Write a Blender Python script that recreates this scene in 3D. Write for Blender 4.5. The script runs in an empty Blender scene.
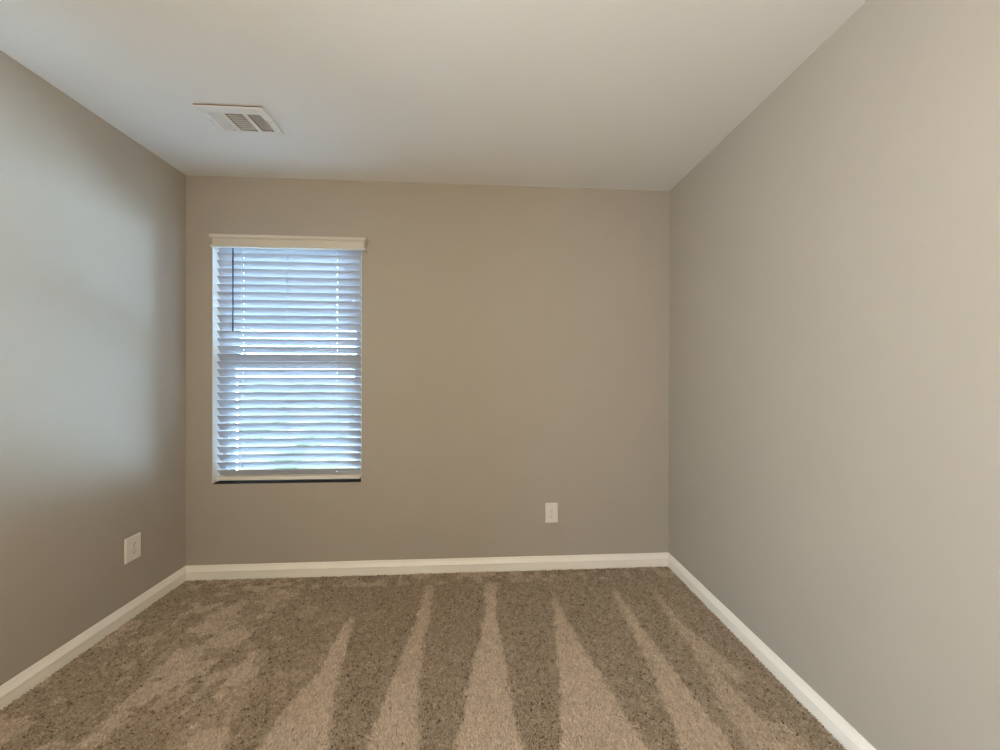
import bpy, bmesh, math, random
import numpy as np
from mathutils import Vector, Matrix

random.seed(7)
rng = np.random.default_rng(7)
SC = bpy.context.scene
COL = SC.collection

# ------------------------------------------------------------------ dimensions (metres)
XL, XR = -1.7722, 1.2265          # side walls
YF, YB = 2.1993, -1.25            # far wall (with the window) / wall behind the camera
H = 2.44
WX0, WX1, WZ0, WZ1 = -1.6195, -0.7345, 0.577, 2.078   # window opening
WT = 0.16                         # wall thickness

# ------------------------------------------------------------------ camera
cam_data = bpy.data.cameras.new('camera')
cam = bpy.data.objects.new('camera', cam_data)
COL.objects.link(cam)
cam_data.sensor_fit = 'HORIZONTAL'
cam_data.sensor_width = 36.0
cam_data.lens = 347.88 / 1000 * 36.0
cam_data.clip_start = 0.02
yaw, pit, rol = .0563, -.0021, .0024
fwd = Vector((math.sin(yaw) * math.cos(pit), math.cos(yaw) * math.cos(pit), math.sin(pit)))
rgt = Vector((math.cos(yaw), -math.sin(yaw), 0))
upv = rgt.cross(fwd)
r2 = rgt * math.cos(rol) + upv * math.sin(rol)
u2 = -rgt * math.sin(rol) + upv * math.cos(rol)
cam.matrix_world = Matrix(((r2.x, u2.x, -fwd.x, 0), (r2.y, u2.y, -fwd.y, 0),
                           (r2.z, u2.z, -fwd.z, 1.2473), (0, 0, 0, 1)))
SC.camera = cam

# ------------------------------------------------------------------ world, lights, exposure
SC.view_settings.view_transform = 'Standard'
SC.view_settings.look = 'None'
SC.view_settings.gamma = 1.0
SC.view_settings.use_curve_mapping = False
SC.view_settings.exposure = 0.0

SKY = 64.0
GROUND = 1.8
SIDE_GLOW = 265.0
FILL_LAMP = 130.0
DOOR_FILL = 160.0
world = bpy.data.worlds.new('sky')
SC.world = world
world.use_nodes = True
nt = world.node_tree
nt.nodes.clear()
wo = nt.nodes.new('ShaderNodeOutputWorld')
bg = nt.nodes.new('ShaderNodeBackground')
# blue sky above the horizon, pale ground and foliage below it
SKYC = (0.46, 0.71, 1.0)
GLOWC = (0.50, 0.74, 1.0)
tc = nt.nodes.new('ShaderNodeTexCoord')
sep = nt.nodes.new('ShaderNodeSeparateXYZ')
nt.links.new(tc.outputs['Generated'], sep.inputs[0])
ramp = nt.nodes.new('ShaderNodeMapRange')
ramp.inputs['From Min'].default_value = -0.02
ramp.inputs['From Max'].default_value = 0.03
nt.links.new(sep.outputs['Z'], ramp.inputs['Value'])
fol = nt.nodes.new('ShaderNodeTexNoise')
fol.inputs['Scale'].default_value = 14.0
fol.inputs['Detail'].default_value = 5.0
nt.links.new(tc.outputs['Generated'], fol.inputs['Vector'])
folr = nt.nodes.new('ShaderNodeValToRGB')
folr.color_ramp.elements[0].position = .40
folr.color_ramp.elements[1].position = .60
folr.color_ramp.elements[0].color = (.20 * GROUND, .27 * GROUND, .17 * GROUND, 1)
folr.color_ramp.elements[1].color = (.72 * GROUND, .84 * GROUND, .80 * GROUND, 1)
nt.links.new(fol.outputs['Fac'], folr.inputs['Fac'])
# added bright lobe low on one side, brightens the left wall and ceiling
side = nt.nodes.new('ShaderNodeMapRange')
side.interpolation_type = 'SMOOTHSTEP'
side.inputs['From Min'].default_value = 0.22
side.inputs['From Max'].default_value = 0.72
nt.links.new(sep.outputs['X'], side.inputs['Value'])
lit = nt.nodes.new('ShaderNodeMix')
lit.data_type = 'RGBA'
nt.links.new(side.outputs[0], lit.inputs[0])
nt.links.new(folr.outputs['Color'], lit.inputs[6])
lit.inputs[7].default_value = (GLOWC[0] * SIDE_GLOW, GLOWC[1] * SIDE_GLOW, GLOWC[2] * SIDE_GLOW, 1)
mixc = nt.nodes.new('ShaderNodeMix')
mixc.data_type = 'RGBA'
nt.links.new(ramp.outputs[0], mixc.inputs[0])
nt.links.new(lit.outputs[2], mixc.inputs[6])
mixc.inputs[7].default_value = (SKYC[0] * SKY, SKYC[1] * SKY, SKYC[2] * SKY, 1)
nt.links.new(mixc.outputs[2], bg.inputs['Color'])
bg.inputs['Strength'].default_value = 1.0
nt.links.new(bg.outputs[0], wo.inputs[0])

# daylight enters through the window: a portal guides the sky's light
pl = bpy.data.lights.new('window_daylight', 'AREA')
pl.shape = 'RECTANGLE'
pl.size, pl.size_y = WX1 - WX0, WZ1 - WZ0
pl.cycles.is_portal = True
po = bpy.data.objects.new('window_daylight', pl)
COL.objects.link(po)
po.location = ((WX0 + WX1) / 2, YF + WT + 0.02, (WZ0 + WZ1) / 2)
po.rotation_euler = (math.radians(-90), 0, 0)

# added fill light in a made-up hallway, shining through an unseen doorway
DY0, DY1, DH = -1.05, -0.15, 2.03
dl = bpy.data.lights.new('hallway_fill', 'AREA')
dl.shape = 'RECTANGLE'
dl.size, dl.size_y = 1.1, 1.9
dl.energy = DOOR_FILL
dl.color = (0.68, 0.83, 1.0)
do = bpy.data.objects.new('hallway_fill', dl)
COL.objects.link(do)
do.location = (XL - WT - 0.55, (DY0 + DY1) / 2, 1.12)
do.rotation_euler = (math.radians(90), 0, math.radians(-90))


# ------------------------------------------------------------------ materials
def mat(name, color, rough=0.6, spec=0.35, metallic=0.0):
    m = bpy.data.materials.new(name)
    m.use_nodes = True
    b = m.node_tree.nodes['Principled BSDF']
    b.inputs['Base Color'].default_value = (*color, 1)
    b.inputs['Roughness'].default_value = rough
    b.inputs['Specular IOR Level'].default_value = spec
    b.inputs['Metallic'].default_value = metallic
    return m


def noise_bump(m, scale, strength, dist=0.002, detail=3.0, tint=None):
    """fine relief plus an optional slight mottling of the colour"""
    t = m.node_tree
    b = t.nodes['Principled BSDF']
    tc = t.nodes.new('ShaderNodeTexCoord')
    n = t.nodes.new('ShaderNodeTexNoise')
    n.inputs['Scale'].default_value = scale
    n.inputs['Detail'].default_value = detail
    t.links.new(tc.outputs['Object'], n.inputs['Vector'])
    bp = t.nodes.new('ShaderNodeBump')
    bp.inputs['Strength'].default_value = strength
    bp.inputs['Distance'].default_value = dist
    t.links.new(n.outputs['Fac'], bp.inputs['Height'])
    t.links.new(bp.outputs['Normal'], b.inputs['Normal'])
    if tint:
        n2 = t.nodes.new('ShaderNodeTexNoise')
        n2.inputs['Scale'].default_value = tint[2]
        n2.inputs['Detail'].default_value = 4
        t.links.new(tc.outputs['Object'], n2.inputs['Vector'])
        r = t.nodes.new('ShaderNodeValToRGB')
        r.color_ramp.elements[0].position = .35
        r.color_ramp.elements[1].position = .65
        r.color_ramp.elements[0].color = (*tint[0], 1)
        r.color_ramp.elements[1].color = (*tint[1], 1)
        t.links.new(n2.outputs['Fac'], r.inputs['Fac'])
        t.links.new(r.outputs['Color'], b.inputs['Base Color'])
    return m


WALLC = (0.40, 0.355, 0.295)
M = {}
M['wall'] = noise_bump(mat('greige_wall_paint', WALLC, 0.75, 0.25), 230, 0.25, 0.0012,
                       tint=((0.397, 0.352, 0.2925), (0.403, 0.358, 0.2975), 6))
M['ceiling'] = noise_bump(mat('flat_ceiling_paint', (0.745, 0.725, 0.69), 0.9, 0.15), 160, 0.3, 0.0015)
M['trim'] = mat('semi_gloss_trim_paint', (0.90, 0.85, 0.76), 0.38, 0.45)
M['plastic'] = mat('outlet_plastic', (0.76, 0.71, 0.64), 0.35, 0.45)
M['slot'] = mat('dark_slot', (0.10, 0.085, 0.07), 0.7)
M['vinyl'] = mat('window_vinyl', (0.80, 0.80, 0.78), 0.4, 0.4)
M['sill_shade'] = mat('dark_sill_shade', (0.012, 0.010, 0.009), 0.6, 0.2)  # near-black tone painted in for shade under the bottom rail
M['valance'] = noise_bump(mat('valance_wood', (0.60, 0.555, 0.48), 0.45, 0.4), 60, 0.06, 0.001)
M['rail'] = mat('bottom_rail', (0.80, 0.74, 0.64), 0.45, 0.4)
M['wand'] = mat('dark_wand', (0.025, 0.035, 0.06), 0.3, 0.5)
M['cord'] = mat('ladder_cord', (0.42, 0.44, 0.47), 0.8, 0.1)
M['vent'] = mat('enamelled_register', (0.74, 0.71, 0.66), 0.45, 0.4)
M['duct'] = mat('duct_interior', (0.20, 0.125, 0.075), 0.8, 0.1)
M['gap_shade'] = mat('brown_gap_shade', (0.20, 0.10, 0.055), 0.9, 0.05)  # shadow line at the register's edge, painted brown
M['screw'] = mat('painted_screw', (0.42, 0.39, 0.35), 0.4, 0.5)
M['concrete'] = mat('subfloor', (0.25, 0.21, 0.16), 0.95, 0.05)
M['lamp_metal'] = mat('brushed_nickel', (0.6, 0.58, 0.55), 0.35, 0.5, 1.0)


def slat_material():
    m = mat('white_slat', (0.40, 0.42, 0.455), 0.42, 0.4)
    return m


M['slat'] = slat_material()


def glass_material():
    m = bpy.data.materials.new('window_glass')
    m.use_nodes = True
    t = m.node_tree
    t.nodes.clear()
    o = t.nodes.new('ShaderNodeOutputMaterial')
    tr = t.nodes.new('ShaderNodeBsdfTransparent')
    tr.inputs['Color'].default_value = (0.95, 0.97, 0.96, 1)
    gl = t.nodes.new('ShaderNodeBsdfGlossy')
    gl.inputs['Roughness'].default_value = 0.02
    fr = t.nodes.new('ShaderNodeFresnel')
    fr.inputs['IOR'].default_value = 1.45
    mx = t.nodes.new('ShaderNodeMixShader')
    t.links.new(fr.outputs[0], mx.inputs[0])
    t.links.new(tr.outputs[0], mx.inputs[1])
    t.links.new(gl.outputs[0], mx.inputs[2])
    t.links.new(mx.outputs[0], o.inputs[0])
    return m


M['glass'] = glass_material()


def lamp_glass():
    m = mat('fill_lamp_glass', (0.9, 0.86, 0.78), 0.4)
    b = m.node_tree.nodes['Principled BSDF']
    b.inputs['Emission Color'].default_value = (1.0, 0.86, 0.665, 1)
    b.inputs['Emission Strength'].default_value = FILL_LAMP
    return m


M['lamp'] = lamp_glass()


def carpet_material():
    """cut pile: flecked beige and brown yarns, each tuft with its own shade and painted nap sheen"""
    m = mat('cut_pile_carpet', (0.4, 0.32, 0.24), 0.95, 0.05)
    t = m.node_tree
    b = t.nodes['Principled BSDF']
    at = t.nodes.new('ShaderNodeAttribute')
    at.attribute_name = 'yarn'
    r = t.nodes.new('ShaderNodeValToRGB')
    e = r.color_ramp.elements
    e[0].position, e[0].color = 0.0, (0.085, 0.058, 0.036, 1)
    e[1].position, e[1].color = 1.0, (0.82, 0.67, 0.53, 1)
    x = e.new(0.22)
    x.color = (0.325, 0.255, 0.178, 1)
    x = e.new(0.62)
    x.color = (0.58, 0.47, 0.36, 1)
    t.links.new(at.outputs['Fac'], r.inputs['Fac'])
    t.links.new(r.outputs['Color'], b.inputs['Base Color'])
    return m


M['carpet'] = carpet_material()
M['carpet_flat'] = noise_bump(mat('carpet_backing', (0.36, 0.28, 0.20), 0.95, 0.05), 160, 1.0, 0.006, 5,
                              tint=((0.22, 0.165, 0.11), (0.47, 0.37, 0.27), 170))


# ------------------------------------------------------------------ helpers
def link_mesh(name, bm, material, parent=None, smooth=False):
    bmesh.ops.recalc_face_normals(bm, faces=bm.faces)
    me = bpy.data.meshes.new(name)
    bm.to_mesh(me)
    bm.free()
    me.materials.append(material)
    if smooth:
        for p in me.polygons:
            p.use_smooth = True
    o = bpy.data.objects.new(name, me)
    COL.objects.link(o)
    if parent:
        o.parent = parent
    return o


def box(bm, x0, x1, y0, y1, z0, z1, bevel=0.0, seg=2):
    ge = bmesh.ops.create_cube(bm, size=1.0)
    vs = ge['verts']
    for v in vs:
        v.co = Vector(((x0 + x1) / 2 + v.co.x * (x1 - x0), (y0 + y1) / 2 + v.co.y * (y1 - y0),
                       (z0 + z1) / 2 + v.co.z * (z1 - z0)))
    if bevel:
        es = list({e for v in vs for e in v.link_edges})
        bmesh.ops.bevel(bm, geom=es, offset=bevel, segments=seg, profile=0.5, affect='EDGES')
    return vs


def sweep(bm, rings, closed=False, caps=True):
    """skin a list of equal-length point rings"""
    vr = [[bm.verts.new(p) for p in ring] for ring in rings]
    n = len(vr[0])
    pairs = list(zip(vr[:-1], vr[1:])) + ([(vr[-1], vr[0])] if closed else [])
    for a, b in pairs:
        for i in range(n):
            j = (i + 1) % n
            bm.faces.new((a[i], a[j], b[j], b[i]))
    if caps and not closed:
        bm.faces.new(vr[0])
        bm.faces.new(list(reversed(vr[-1])))
    return vr


def cyl(bm, p0, p1, r, n=12, r1=None):
    p0, p1 = Vector(p0), Vector(p1)
    d = (p1 - p0).normalized()
    a = d.orthogonal().normalized()
    b = d.cross(a)
    r1 = r if r1 is None else r1
    ring = lambda p, q: [p + (a * math.cos(2 * math.pi * i / n) + b * math.sin(2 * math.pi * i / n)) * q for i in range(n)]
    sweep(bm, [ring(p0, r), ring(p1, r1)])


def structure(name, bm, material, parent=None):
    o = link_mesh(name, bm, material, parent)
    if not parent:
        o['kind'] = 'structure'
    return o


def thing(name, label, cat, loc=(0, 0, 0), group=None):
    o = bpy.data.objects.new(name, None)
    o.empty_display_size = 0.1
    COL.objects.link(o)
    o.location = loc
    o['label'] = label
    o['category'] = cat
    if group:
        o['group'] = group
    return o


# ------------------------------------------------------------------ room shell
bm = bmesh.new()
box(bm, XL - WT, XR + WT, YB - WT, YF + WT, -0.15, 0.0)
structure('floor', bm, M['carpet_flat'])

bm = bmesh.new()
box(bm, XL - WT, XL, DY1, YF + WT, 0, H)
box(bm, XL - WT, XL, YB - WT, DY0, 0, H)
box(bm, XL - WT, XL, DY0, DY1, DH, H)
structure('wall_left', bm, M['wall'])
bm = bmesh.new()
box(bm, XR, XR + WT, YB - WT, YF + WT, 0, H)
structure('wall_right', bm, M['wall'])

bm = bmesh.new()                                  # far wall around the window opening
box(bm, XL, WX0, YF, YF + WT, 0, H)
box(bm, WX1, XR, YF, YF + WT, 0, H)
box(bm, WX0, WX1, YF, YF + WT, 0, WZ0)
box(bm, WX0, WX1, YF, YF + WT, WZ1, H)
structure('wall_back', bm, M['wall'])

bm = bmesh.new()                                  # wall behind the camera
box(bm, XL, XR, YB - WT, YB, 0, H)
structure('wall_front', bm, M['wall'])

HX = XL - WT - 1.1                                # unseen hallway, added to hold the fill light
bm = bmesh.new()
box(bm, HX - .1, HX, YB - .6, DY1 + .8, 0, H)
box(bm, HX, XL - WT, YB - .6, YB - .5, 0, H)
box(bm, HX, XL - WT, DY1 + .7, DY1 + .8, 0, H)
structure('wall_added_hall', bm, M['wall'])
bm = bmesh.new()
box(bm, HX - .1, XL - WT, YB - .6, DY1 + .8, -0.15, 0)
structure('floor_added_hall', bm, M['carpet_flat'])
bm = bmesh.new()
box(bm, HX - .1, XL - WT, YB - .6, DY1 + .8, H, H + .12)
structure('ceiling_added_hall', bm, M['ceiling'])

# ceiling with the duct opening
VX0, VX1, VY0, VY1 = -1.249, -1.004, 1.648, 1.780
bm = bmesh.new()
box(bm, XL - WT, VX0, YB - WT, YF + WT, H, H + 0.12)
box(bm, VX1, XR + WT, YB - WT, YF + WT, H, H + 0.12)
box(bm, VX0, VX1, YB - WT, VY0, H, H + 0.12)
box(bm, VX0, VX1, VY1, YF + WT, H, H + 0.12)
structure('ceiling', bm, M['ceiling'])

# baseboards: flat face, stepped and sloped top, mitred into the corners
BASE = [(0, 0), (.013, 0), (.013, .050), (.0140, .0525), (.0168, .0540), (.0172, .0560), (.0130, .0640), (.0070, .0760), (.0046, .0840), (.0030, .0885), (0, .089)]


def baseboard(name, fn, m0=1, m1=1):
    bm = bmesh.new()
    sweep(bm, [[fn(0, t, z, m0) for t, z in BASE], [fn(1, t, z, m1) for t, z in BASE]])
    structure(name, bm, M['trim'])


baseboard('baseboard_back', lambda e, t, z, m: Vector((XR - t if e else XL + t, YF - t, z)))
baseboard('baseboard_left', lambda e, t, z, m: Vector((XL + t, YF - t if e else DY1 + .06, z)))
baseboard('baseboard_right', lambda e, t, z, m: Vector((XR - t, YF - t if e else YB + t, z)))
baseboard('baseboard_front', lambda e, t, z, m: Vector((XR - t if e else XL + t, YB + t, z)))

# casing of the added, unseen doorway behind the camera
bm = bmesh.new()
box(bm, XL, XL + .016, DY0 - .058, DY0, 0, DH + .058, .004)
box(bm, XL, XL + .016, DY1, DY1 + .058, 0, DH + .058, .004)
box(bm, XL, XL + .016, DY0, DY1, DH, DH + .058, .004)
structure('trim_added_doorway', bm, M['trim'])

# ------------------------------------------------------------------ window: vinyl single-hung
win = bpy.data.objects.new('window_1', None)
COL.objects.link(win)
win.location = ((WX0 + WX1) / 2, YF + 0.09, WZ0)
win['kind'] = 'structure'
win_off = Vector(win.location)


def win_part(name, bm, m):
    bmesh.ops.translate(bm, verts=bm.verts, vec=-win_off)
    return link_mesh(name, bm, m, win)


FY0, FY1 = YF + 0.085, YF + 0.15
bm = bmesh.new()
box(bm, WX0, WX0 + .035, FY0, FY1, WZ0, WZ1, .003)
box(bm, WX1 - .035, WX1, FY0, FY1, WZ0, WZ1, .003)
box(bm, WX0 + .035, WX1 - .035, FY0, FY1, WZ0, WZ0 + .016, .003)
box(bm, WX0 + .035, WX1 - .035, FY0, FY1, WZ1 - .035, WZ1, .003)
win_part('window_frame', bm, M['vinyl'])
bm = bmesh.new()                                  # white lining of the reveal
box(bm, WX0 + .0001, WX0 + .002, YF + .0005, FY0 - .0005, WZ0 + .004, WZ1 - .0005)
box(bm, WX1 - .002, WX1 - .0001, YF + .0005, FY0 - .0005, WZ0 + .004, WZ1 - .0005)
win_part('window_jamb', bm, M['vinyl'])


def sash(z0, z1, y, lower):
    bm = bmesh.new()
    a, b = WX0 + .036, WX1 - .036
    zb = z0 + (.022 if lower else .045)
    zt = z1 - .045
    box(bm, a, a + .04, y, y + .026, z0, z1, .003)
    box(bm, b - .04, b, y, y + .026, z0, z1, .003)
    box(bm, a + .04, b - .04, y, y + .026, z0, zb, .003)
    box(bm, a + .04, b - .04, y, y + .026, zt, z1, .003)
    s = win_part('sash', bm, M['vinyl'])
    bm = bmesh.new()
    box(bm, a + .041, b - .041, y + .011, y + .015, zb + .001, zt - .001)
    bmesh.ops.translate(bm, verts=bm.verts, vec=-win_off)
    link_mesh('pane', bm, M['glass'], s)


sash(WZ0 + .017, 1.354, FY0 + .004, True)
sash(1.278, WZ1 - .036, FY0 + .034, False)
bm = bmesh.new()
box(bm, WX0 + .001, WX1 - .001, YF + .003, FY0 - .001, WZ0, WZ0 + .004, .001)  # dark strip standing in for the shaded gap below the blind
win_part('sill_shade_strip', bm, M['sill_shade'])

# ------------------------------------------------------------------ blind
BY = YF + 0.040                                   # centre plane of the slats
SX0, SX1 = -1.6120, -0.7500
blind = thing('window_blind', 'white horizontal slat blind with cream valance hanging in the window', 'window blind',
              ((SX0 + SX1) / 2, BY, WZ0 + .004))
b_off = Vector(blind.location)


def blind_part(name, bm, m, parent=None, smooth=False):
    bmesh.ops.translate(bm, verts=bm.verts, vec=-b_off)
    return link_mesh(name, bm, m, parent or blind, smooth)


LADX = [-1.466, -1.198, -0.899]
TILT = math.radians(56)
SW, ST = 0.052, 0.0028
PITCH = 0.0476
Z_TOP_EDGE = 1.9885                               # room-side edge of the first full slat
zc0 = Z_TOP_EDGE - SW / 2 * math.sin(TILT)


def slat_bm(z, k):
    """a slightly crowned slat, room edge up, with cord slots cut through it"""
    bm = bmesh.new()
    xs = [SX0]
    for lx in LADX:
        xs += [lx - .0013, lx + .0013]
    xs += [SX1]
    n = 8
    ts = [-1 + 2 * i / n for i in range(n + 1)]
    tl = TILT + random.uniform(-.02, .02)
    ct, stt = math.cos(tl), math.sin(tl)
    sag = random.uniform(-.0006, .0006)
    yaw_ = random.uniform(-.0012, .0012)

    def pt(x, t, side):
        s = t * SW / 2
        crown = 0.0022 * (1 - t * t)
        nn = crown + side * ST / 2 * (1 if abs(t) < 1 else .45)
        # along the slat: +s goes to the room and up
        y = BY - s * ct + nn * stt
        zz = z + s * stt + nn * ct + sag * math.cos((x - SX0) * 3.6) + yaw_ * (x - SX0)
        return Vector((x, y, zz))
    grid = {}
    for i, x in enumerate(xs):
        for j, t in enumerate(ts):
            for side in (1, -1):
                grid[i, j, side] = bm.verts.new(pt(x, t, side))
    nx = len(xs)
    hole = lambda i, j: (i % 2 == 1 and 0 < i < nx - 1 and j == 3 and i != 3)
    for i in range(nx - 1):
        for j in range(n):
            if hole(i, j):
                continue
            bm.faces.new([grid[i, j, 1], grid[i + 1, j, 1], grid[i + 1, j + 1, 1], grid[i, j + 1, 1]])
            bm.faces.new([grid[i, j, -1], grid[i, j + 1, -1], grid[i + 1, j + 1, -1], grid[i + 1, j, -1]])
    for i in range(nx - 1):
        for j in (0, n):
            bm.faces.new([grid[i, j, 1], grid[i + 1, j, 1], grid[i + 1, j, -1], grid[i, j, -1]])
        if i % 2 == 1 and 0 < i < nx - 1 and i != 3:
            for j in (3, 4):
                bm.faces.new([grid[i, j, 1], grid[i + 1, j, 1], grid[i + 1, j, -1], grid[i, j, -1]])
            for ii in (i, i + 1):
                for j in (3,):
                    bm.faces.new([grid[ii, j, 1], grid[ii, j + 1, 1], grid[ii, j + 1, -1], grid[ii, j, -1]])
    for i in (0, nx - 1):
        for j in range(n):
            bm.faces.new([grid[i, j, 1], grid[i, j + 1, 1], grid[i, j + 1, -1], grid[i, j, -1]])
    return bm


NS = 29
for k in range(-1, NS):
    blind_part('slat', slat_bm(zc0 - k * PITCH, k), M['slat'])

# headrail
HZ0 = 2.0505
bm = bmesh.new()
box(bm, SX0, SX1, BY - .026, BY + .026, HZ0, WZ1 - .001, .002)
blind_part('headrail', bm, M['rail'])

# bottom rail
RZ0, RZ1 = 0.5935, 0.6155
bm = bmesh.new()
box(bm, SX0, SX1, BY - .025, BY + .025, RZ0, RZ1, .003)
brail = blind_part('bottom_rail', bm, M['rail'])
brail['label'] = 'cream bottom rail of the blind'
for lx in LADX:
    bm = bmesh.new()
    cyl(bm, (lx, BY - .012, RZ1 - .001), (lx, BY - .012, RZ1 + .0018), .0055, 12, .004)
    blind_part('rail_button', bm, M['rail'], brail)

# ladder cords: front and back verticals with a rung under each slat
for lx in LADX:
    bm = bmesh.new()
    dy = SW / 2 * math.cos(TILT) + .003
    cyl(bm, (lx, BY - dy, RZ1), (lx, BY - dy, HZ0), .0008, 6)
    cyl(bm, (lx, BY + dy, RZ1), (lx, BY + dy, HZ0), .0008, 6)
    for k in range(0, NS):
        zc = zc0 - k * PITCH - .0055
        cyl(bm, (lx, BY - dy, zc + SW / 2 * math.sin(TILT)), (lx, BY + dy, zc - SW / 2 * math.sin(TILT)), .0006, 5)
    blind_part('ladder_cord', bm, M['cord'])

# tilt wand: dark hexagonal stick with a small hook and end grip
WXX, WYY = -1.503, YF + .004
bm = bmesh.new()
cyl(bm, (WXX, WYY, 1.528), (WXX, WYY, 2.022), .0036, 6)
wand = blind_part('tilt_wand', bm, M['wand'])
wand['label'] = 'dark tilt wand'
bm = bmesh.new()
cyl(bm, (WXX, WYY, 1.505), (WXX, WYY, 1.528), .0048, 12, .0042)
blind_part('grip', bm, M['wand'], wand)
bm = bmesh.new()
pts = [Vector((WXX, WYY, 2.022)), Vector((WXX, WYY, 2.034)), Vector((WXX, WYY + .006, 2.046)), Vector((WXX, BY - .022, 2.058))]
for p, q in zip(pts[:-1], pts[1:]):
    cyl(bm, p, q, .0016, 8)
blind_part('hook', bm, M['wand'], wand)

# moulded valance with mitred returns, hung just in front of the wall
VZ0, VZ1 = 1.9985, 2.0720
VLX, VRX, VFY = -1.5995, -0.6950, YF - 0.052
# profile: (projection out from the board plane, height fraction)
hz = VZ1 - VZ0
VP = [(0, 0), (.007, 0), (.0095, .05), (.0095, .12), (.0075, .16), (.0015, .19), (.0010, .30), (.0010, .66),
      (.0020, .71), (.0100, .74), (.0120, .78), (.0120, .95), (.0105, 1.0), (0, 1.0)]
bm = bmesh.new()
BT = 0.010


def vring(where):
    ring = []
    for t, fz in VP:
        z = VZ0 + fz * hz
        tt = t - .011
        if where == 0:
            p = (VLX - tt if False else VLX - (t - .011), YF - .0005, z)
        elif where == 1:
            p = (VLX - (t - .011), VFY - (t - .011), z)
        elif where == 2:
            p = (VRX + (t - .011), VFY - (t - .011), z)
        else:
            p = (VRX + (t - .011), YF - .0005, z)
        ring.append(Vector(p))
    # back face offset inwards
    return ring


def vback(where):
    o = .011 + BT
    if where == 0:
        return (VLX + o, YF - .0005)
    if where == 1:
        return (VLX + o, VFY + o)
    if where == 2:
        return (VRX - o, VFY + o)
    return (VRX - o, YF - .0005)


rings = []
for w in range(4):
    r = vring(w)[1:-1]
    bx, by = vback(w)
    r = [Vector((bx, by, VZ0))] + r + [Vector((bx, by, VZ1))]
    rings.append(r)
sweep(bm, rings)
val = blind_part('valance', bm, M['valance'])
val['label'] = 'cream moulded valance'

# ------------------------------------------------------------------ electrical outlets
PW, PH = 0.0800, 0.1240


def make_outlet(label, loc, rotz):
    """duplex outlet; local +x across the plate, -y out of the wall"""
    t = thing('wall_outlet', label, 'outlet', loc, 'duplex outlets on the walls')
    t.rotation_euler = (0, 0, rotz)
    bm = bmesh.new()
    # plate: bevelled, slightly domed rim
    rings = []
    for ins, d in ((0, 0), (0, -.0048), (.0012, -.0066), (.0035, -.0076), (.008, -.0080)):
        rings.append([Vector((sx * (PW / 2 - ins), d, sz * (PH / 2 - ins))) for sx, sz in ((-1, -1), (1, -1), (1, 1), (-1, 1))])
    sweep(bm, rings)
    link_mesh('faceplate', bm, M['plastic'], t)
    for s in (-1, 1):
        zc = s * .0195
        bm = bmesh.new()
        w, hh = .0170, .0140
        out = []
        for i in range(24):
            a = 2 * math.pi * i / 24
            x, z = .0178 * math.cos(a), .0178 * math.sin(a)
            out.append((max(-w, min(w, x)), max(-hh, min(hh, z))))
        sweep(bm, [[Vector((x, -.0075, z + zc)) for x, z in out], [Vector((x, -.0098, z + zc)) for x, z in out],
                   [Vector((x * .94, -.0104, z * .94 + zc)) for x, z in out]])
        rec = link_mesh('receptacle', bm, M['plastic'], t)
        for sx, hgt in ((-1, .0085), (1, .0068)):
            bm = bmesh.new()
            box(bm, sx * .0064 - .0011, sx * .0064 + .0011, -.0106, -.0100, zc + .003 - hgt / 2, zc + .003 + hgt / 2)
            link_mesh('slot', bm, M['slot'], rec)
        bm = bmesh.new()
        cyl(bm, (0, -.0100, zc - .0072), (0, -.0106, zc - .0072), .0024, 12)
        link_mesh('ground_hole', bm, M['slot'], rec)
    bm = bmesh.new()
    cyl(bm, (0, -.0078, 0), (0, -.0092, 0), .0034, 14, .0028)
    link_mesh('screw', bm, M['screw'], t)
    return t


make_outlet('white duplex outlet low on the wall that holds the window', (.4555, YF, .3645), 0)
make_outlet('white duplex outlet on the side wall beside the window corner', (XL, 1.8765, .3560), math.radians(90))

# ------------------------------------------------------------------ ceiling register
FX0, FX1, FYA, FYB = -1.2715, -0.9745, 1.6105, 1.7955
vent = thing('ceiling_vent', 'white louvered air vent with three sections set in the ceiling', 'vent',
             ((FX0 + FX1) / 2, FYB, H))
# the near edge has dropped a little, leaving a thin dark gap
vent.rotation_euler = (math.radians(1.7), 0, 0)
v_off = Vector(vent.location)


def vent_part(name, bm, m, parent=None):
    bmesh.ops.translate(bm, verts=bm.verts, vec=-v_off)
    return link_mesh(name, bm, m, parent or vent)


CX0, CX1, CY0, CY1 = -1.2430, -1.0100, 1.6540, 1.7740
SEC = [(-1.2430, -1.1865), (-1.1690, -1.0880), (-1.0690, -1.0100)]
FT = .0045
bm = bmesh.new()
# rim with a chamfered outer edge; four strips and the two dividers
zt, zb = H - .0004, H - FT


def strip(x0, x1, y0, y1):
    box(bm, x0, x1, y0, y1, zb, zt)


strip(CX0 - .012, CX1 + .012, FYA + .008, CY0)
strip(CX0 - .012, CX1 + .012, CY1, FYB - .008)
strip(FX0 + .008, CX0, FYA + .008, FYB - .008)
strip(CX1, FX1 - .008, FYA + .008, FYB - .008)
strip(SEC[0][1], SEC[1][0], CY0, CY1)
strip(SEC[1][1], SEC[2][0], CY0, CY1)
o0 = [Vector((x, y, H - .0004)) for x, y in ((FX0, FYA), (FX1, FYA), (FX1, FYB), (FX0, FYB))]
o1 = [Vector((x, y, H - .0018)) for x, y in ((FX0, FYA), (FX1, FYA), (FX1, FYB), (FX0, FYB))]
i1 = [Vector((x, y, zb)) for x, y in ((FX0 + .0085, FYA + .0085), (FX1 - .0085, FYA + .0085), (FX1 - .0085, FYB - .0085), (FX0 + .0085, FYB - .0085))]
i0 = [Vector((p.x, p.y, H - .0004)) for p in i1]
sweep(bm, [o0, o1, i1, i0], closed=True)
vent_part('frame', bm, M['vent'])


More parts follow.
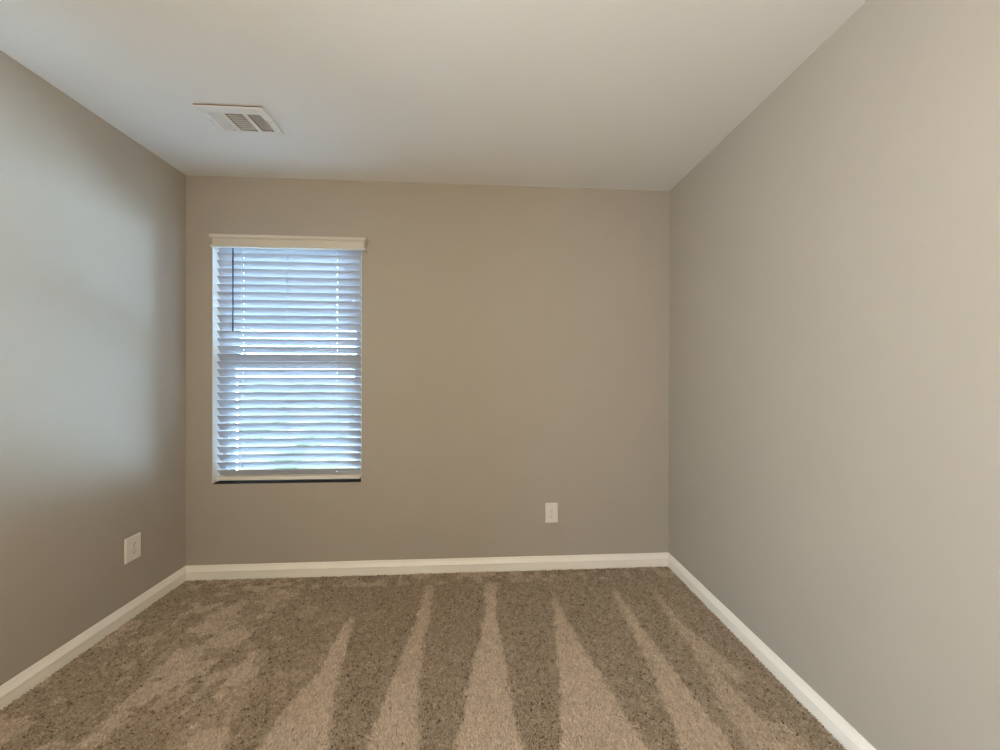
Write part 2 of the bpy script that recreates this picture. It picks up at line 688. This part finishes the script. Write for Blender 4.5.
def blade(c, along, length, tilt, d=.0150, th=.0010):
    """thin blade; along 'x' or 'y'; tilt leans its lower edge"""
    bm = bmesh.new()
    zc = H - .0015 + d / 2 * math.cos(tilt)
    ring = []
    for s, q in ((-1, -1), (1, -1), (1, 1), (-1, 1)):
        u = s * d / 2 * math.sin(tilt) + q * th / 2 * math.cos(tilt)
        w = -s * d / 2 * math.cos(tilt) + q * th / 2 * math.sin(tilt)
        ring.append((u, zc + w))
    if along == 'y':
        sweep(bm, [[Vector((c + u, length[0], z)) for u, z in ring], [Vector((c + u, length[1], z)) for u, z in ring]])
    else:
        sweep(bm, [[Vector((length[0], c + u, z)) for u, z in ring], [Vector((length[1], c + u, z)) for u, z in ring]])
    vent_part('louver', bm, M['vent'])


for i in range(6):
    blade(SEC[0][0] + .006 + i * .0092, 'y', (CY0, CY1), math.radians(-48))
for i in range(8):
    blade(CY0 + .008 + i * .0150, 'x', (SEC[1][0], SEC[1][1]), math.radians(-10), d=.0088)
for i in range(5):
    blade(SEC[2][0] + .006 + i * .0120, 'y', (CY0, CY1), math.radians(-12), d=.0086)
bm = bmesh.new()
vs = box(bm, VX0 + .001, VX1 - .001, VY0 + .001, VY1 - .001, H + .002, H + .118)
down = [f for f in bm.faces if f.calc_center_median().z < H + .01]
bmesh.ops.delete(bm, geom=down, context='FACES')
vent_part('duct', bm, M['duct'])
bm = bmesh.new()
box(bm, FX0 + .002, FX1 - .002, FYA + .002, FYA + .010, H - .0004, H + .0048)  # brown strip standing in for the shadow between frame and ceiling
vent_part('gap_shade', bm, M['gap_shade'])
for sx in (FX0 + .0125, FX1 - .0125):
    bm = bmesh.new()
    cyl(bm, (sx, (FYA + FYB) / 2, zb), (sx, (FYA + FYB) / 2, zb - .0016), .0034, 12, .0024)
    vent_part('screw', bm, M['screw'])
bm = bmesh.new()
box(bm, -1.0045, -1.0015, 1.690, 1.722, zb - .007, zb - .0005, .0008)
box(bm, -1.0055, -1.0005, 1.716, 1.726, zb - .010, zb - .003, .001)
vent_part('lever', bm, M['vent'])

# ------------------------------------------------------------------ floor lamp added as fill, unseen behind the camera
LX, LY, LZ = -0.20, -0.38, 1.60
lamp = thing('added_fill_lamp', 'unseen added fill light shaped as a metal floor lamp with a glass globe', 'lamp', (LX, LY, 0))
ring = lambda r, z, n=40: [Vector((max(r, 1e-4) * math.cos(2 * math.pi * i / n), max(r, 1e-4) * math.sin(2 * math.pi * i / n), z)) for i in range(n)]
bm = bmesh.new()
sweep(bm, [ring(r, z) for r, z in [(0, 0), (.130, 0), (.132, .008), (.120, .018), (.02, .028), (0, .028)]])
link_mesh('base', bm, M['lamp_metal'], lamp)
bm = bmesh.new()
cyl(bm, (0, 0, .027), (0, 0, LZ - .11), .010, 14)
sweep(bm, [ring(r, LZ + z) for r, z in [(0, -.125), (.028, -.122), (.045, -.108), (.045, -.090), (0, -.090)]])
link_mesh('pole', bm, M['lamp_metal'], lamp)
bm = bmesh.new()
sweep(bm, [ring(.115 * math.cos(a), LZ + .115 * math.sin(a)) for a in [math.radians(d) for d in range(90, -60, -10)]])
link_mesh('globe', bm, M['lamp'], lamp, True)

# ------------------------------------------------------------------ carpet pile
# strokes of the vacuum cleaner: strips of pile laid away from the window, outlined on the floor in metres
STROKES = [
    [(-1.36, 1.216), (-1.343, 1.308), (-1.341, 1.411), (-1.35, 1.52), (-1.43, 1.669), (-1.394, 1.866), (-1.275, 2.005), (-1.156, 2.081), (-0.998, 2.045), (-1.032, 1.933), (-1.082, 1.792), (-1.087, 1.675), (-1.132, 1.554), (-1.226, 1.457), (-1.26, 1.37), (-1.258, 1.282), (-1.213, 1.208)],
    [(-.90, .80), (-1.007, 1.197), (-1.116, 1.339), (-1.023, 1.37), (-1.026, 1.613), (-0.935, 1.591), (-0.89, 1.4), (-0.85, 1.189), (-.74, .8)],
    [(-.70, .70), (-0.733, 1.182), (-0.704, 1.39), (-0.667, 1.483), (-0.67, 1.684), (-0.664, 1.82), (-0.638, 1.804), (-0.602, 1.59), (-0.564, 1.391), (-0.518, 1.218), (-0.503, 1.17), (-.40, .7)],
    [(-.37, .60), (-0.372, 1.163), (-0.358, 1.338), (-0.344, 1.522), (-0.319, 1.731), (-0.319, 2.009), (-0.308, 2.085), (-0.265, 2.025), (-0.259, 1.631), (-0.241, 1.373), (-0.202, 1.154), (-.08, .6)],
    [(-.13, .60), (-0.08, 1.147), (-0.059, 1.245), (-0.039, 1.407), (-0.008, 1.587), (0.032, 1.783), (0.024, 2.068), (0.108, 2.083), (0.083, 1.781), (0.104, 1.553), (0.122, 1.312), (0.139, 1.135), (.21, .6)],
    [(.22, .60), (0.271, 1.128), (0.314, 1.344), (0.358, 1.598), (0.394, 1.883), (0.42, 1.925), (0.437, 1.762), (0.471, 1.533), (0.509, 1.333), (0.551, 1.128), (0.56, 1.112), (.62, .6)],
    [(.64, .60), (0.669, 1.107), (0.705, 1.323), (0.731, 1.548), (0.75, 1.823), (0.763, 1.971), (0.785, 1.951), (0.789, 1.672), (0.807, 1.515), (0.823, 1.316), (0.84, 1.145), (0.836, 1.098), (.85, .6)],
    [(.86, .60), (0.896, 1.094), (0.903, 1.231), (0.941, 1.402), (0.96, 1.507), (0.956, 1.698), (0.995, 1.959), (1.014, 1.939), (1.008, 1.681), (1.056, 1.525), (1.099, 1.365), (1.043, 1.358), (1.006, 1.389), (1.005, 1.298), (1.011, 1.217), (1.085, 1.176), (1.103, 1.083), (1.12, .6)],
]


def value_noise(x, y, cell, seed):
    g = np.random.default_rng(seed).random((400, 400))
    u, v = x / cell + 100, y / cell + 100
    i, j = np.floor(u).astype(int), np.floor(v).astype(int)
    fx, fy = u - i, v - j
    fx, fy = fx * fx * (3 - 2 * fx), fy * fy * (3 - 2 * fy)
    i, j = i % 399, j % 399
    return (g[i, j] * (1 - fx) * (1 - fy) + g[i + 1, j] * fx * (1 - fy) + g[i, j + 1] * (1 - fx) * fy + g[i + 1, j + 1] * fx * fy)


def inside(px, py, poly):
    r = np.zeros(px.shape, bool)
    n = len(poly)
    for i in range(n):
        x0, y0 = poly[i]
        x1, y1 = poly[(i + 1) % n]
        c = ((y0 > py) != (y1 > py))
        xx = (x1 - x0) * (py - y0) / (y1 - y0 + 1e-12) + x0
        r ^= c & (px < xx)
    return r


def build_carpet():
    sp = 0.0050
    gx = np.arange(XL + .0155, XR - .0150, sp)
    gy = np.arange(0.45, YF - .0150, sp)
    X, Y = np.meshgrid(gx, gy)
    X = X + (np.arange(len(gy)) % 2)[:, None] * sp * .5
    X = (X + rng.uniform(-.42, .42, X.shape) * sp).ravel()
    Y = (Y + rng.uniform(-.42, .42, Y.shape) * sp).ravel()
    keep = (X > XL + .0145) & (X < XR - .0145) & (Y < YF - .0145)
    X, Y = X[keep], Y[keep]
    n = len(X)
    # ragged stroke outlines
    wob = .016
    nap = np.zeros(n)
    for q in range(4):                            # soft-edged, slightly wandering outlines
        jx, jy = rng.normal(0, .006, n), rng.normal(0, .014, n)
        qx = X + jx + (value_noise(X, Y, .035, 1) - .5) * wob + (value_noise(X, Y, .010, 2) - .5) * .014
        qy = Y + jy + (value_noise(X, Y, .035, 3) - .5) * wob * 2
        one = np.zeros(n)
        for p, w in zip(STROKES, (.8, .9, 1, 1, 1, 1, .9, .65)):
            one[inside(qx, qy, p)] = w
        nap += one / 4
    nap *= 1 - .45 * np.clip((Y - 1.72) / .35, 0, 1)   # strokes fade out towards the far wall
    # scuffed, footprinted pile towards the corner under the window
    scuff = np.clip((-.55 - X) / .5, 0, 1)
    b1 = value_noise(X, Y, .10, 4) * .6 + value_noise(X, Y, .04, 5) * .4
    nap = np.clip(nap * (1 - .8 * scuff * (b1 < .43)) + .6 * scuff * (b1 > .64), 0, 1)
    # short strokes against the far baseboard
    edge = (Y > YF - .13)
    b2 = value_noise(X, Y, .04, 6)
    nap = np.where(edge, np.maximum(nap, np.clip((b2 - .5) * 2.2, 0, .5)), nap)
    nap = np.clip(nap + (value_noise(X, Y, .02, 8) - .5) * .25, 0, 1)
    # yarn shade: heathered flecks, a few dark ones
    yarn = .44 + rng.normal(0, .11, n) + (value_noise(X, Y, .012, 9) - .5) * .22
    yarn += nap * .36 - .09  # lighter look of the laid pile painted into the yarn colour
    dark = (value_noise(X, Y, .010, 10) > .87) & (rng.random(n) < .65)
    yarn = np.where(dark, yarn - .36, yarn)
    yarn = np.clip(yarn, 0.02, 1)
    hgt = .0105 + rng.normal(0, .0012, n) + (value_noise(X, Y, .016, 11) - .5) * .004 - np.where(dark, .003, 0)
    hgt = np.clip(hgt, .005, .015)
    lean = (nap - .5) * .011                      # laid towards the window or back into the room
    lx = rng.normal(0, .0022, n)
    ly = lean + rng.normal(0, .0022, n)
    # keep the tufts off the baseboards
    rad = .0035 * rng.uniform(.8, 1.2, n)
    ang = rng.uniform(0, 2 * math.pi, n)
    V = np.empty((n, 7, 3))
    for i in range(3):
        a = ang + 2 * math.pi * i / 3
        V[:, i, 0] = X + rad * np.cos(a) * .8
        V[:, i, 1] = Y + rad * np.sin(a) * .8
        V[:, i, 2] = 0.0006
        V[:, 3 + i, 0] = X + lx * .45 + rad * np.cos(a)
        V[:, 3 + i, 1] = Y + ly * .45 + rad * np.sin(a)
        V[:, 3 + i, 2] = hgt * .68
    V[:, 6, 0] = X + lx
    V[:, 6, 1] = Y + ly
    V[:, 6, 2] = hgt
    V[:, :, 0] = np.clip(V[:, :, 0], XL + .0136, XR - .0136)
    V[:, :, 1] = np.minimum(V[:, :, 1], YF - .0136)
    base = (np.arange(n) * 7)[:, None]
    quads = np.array([[0, 1, 4, 3], [1, 2, 5, 4], [2, 0, 3, 5]])
    tris = np.array([[3, 4, 6], [4, 5, 6], [5, 3, 6]])
    Q = (base[:, :, None] + quads[None]).reshape(n, -1)
    T = (base[:, :, None] + tris[None]).reshape(n, -1)
    loops = np.concatenate([Q, T], 1).ravel().astype(np.int32)
    per = np.array([4, 4, 4, 3, 3, 3])
    counts = np.tile(per, n)
    starts = np.concatenate([[0], np.cumsum(counts)[:-1]]).astype(np.int32)
    me = bpy.data.meshes.new('carpet')
    me.vertices.add(n * 7)
    me.vertices.foreach_set('co', V.ravel().astype(np.float32))
    me.loops.add(len(loops))
    me.loops.foreach_set('vertex_index', loops)
    me.polygons.add(len(counts))
    me.polygons.foreach_set('loop_start', starts)
    me.polygons.foreach_set('use_smooth', np.ones(len(counts), bool))
    me.update(calc_edges=True)
    at = me.attributes.new('yarn', 'FLOAT', 'POINT')
    at.data.foreach_set('value', np.repeat(yarn, 7).astype(np.float32))
    me.materials.append(M['carpet'])
    o = bpy.data.objects.new('carpet', me)
    COL.objects.link(o)
    o['label'] = 'beige cut pile carpet with pale vacuum stripes across the floor'
    o['category'] = 'carpet'
    o['kind'] = 'stuff'


build_carpet()
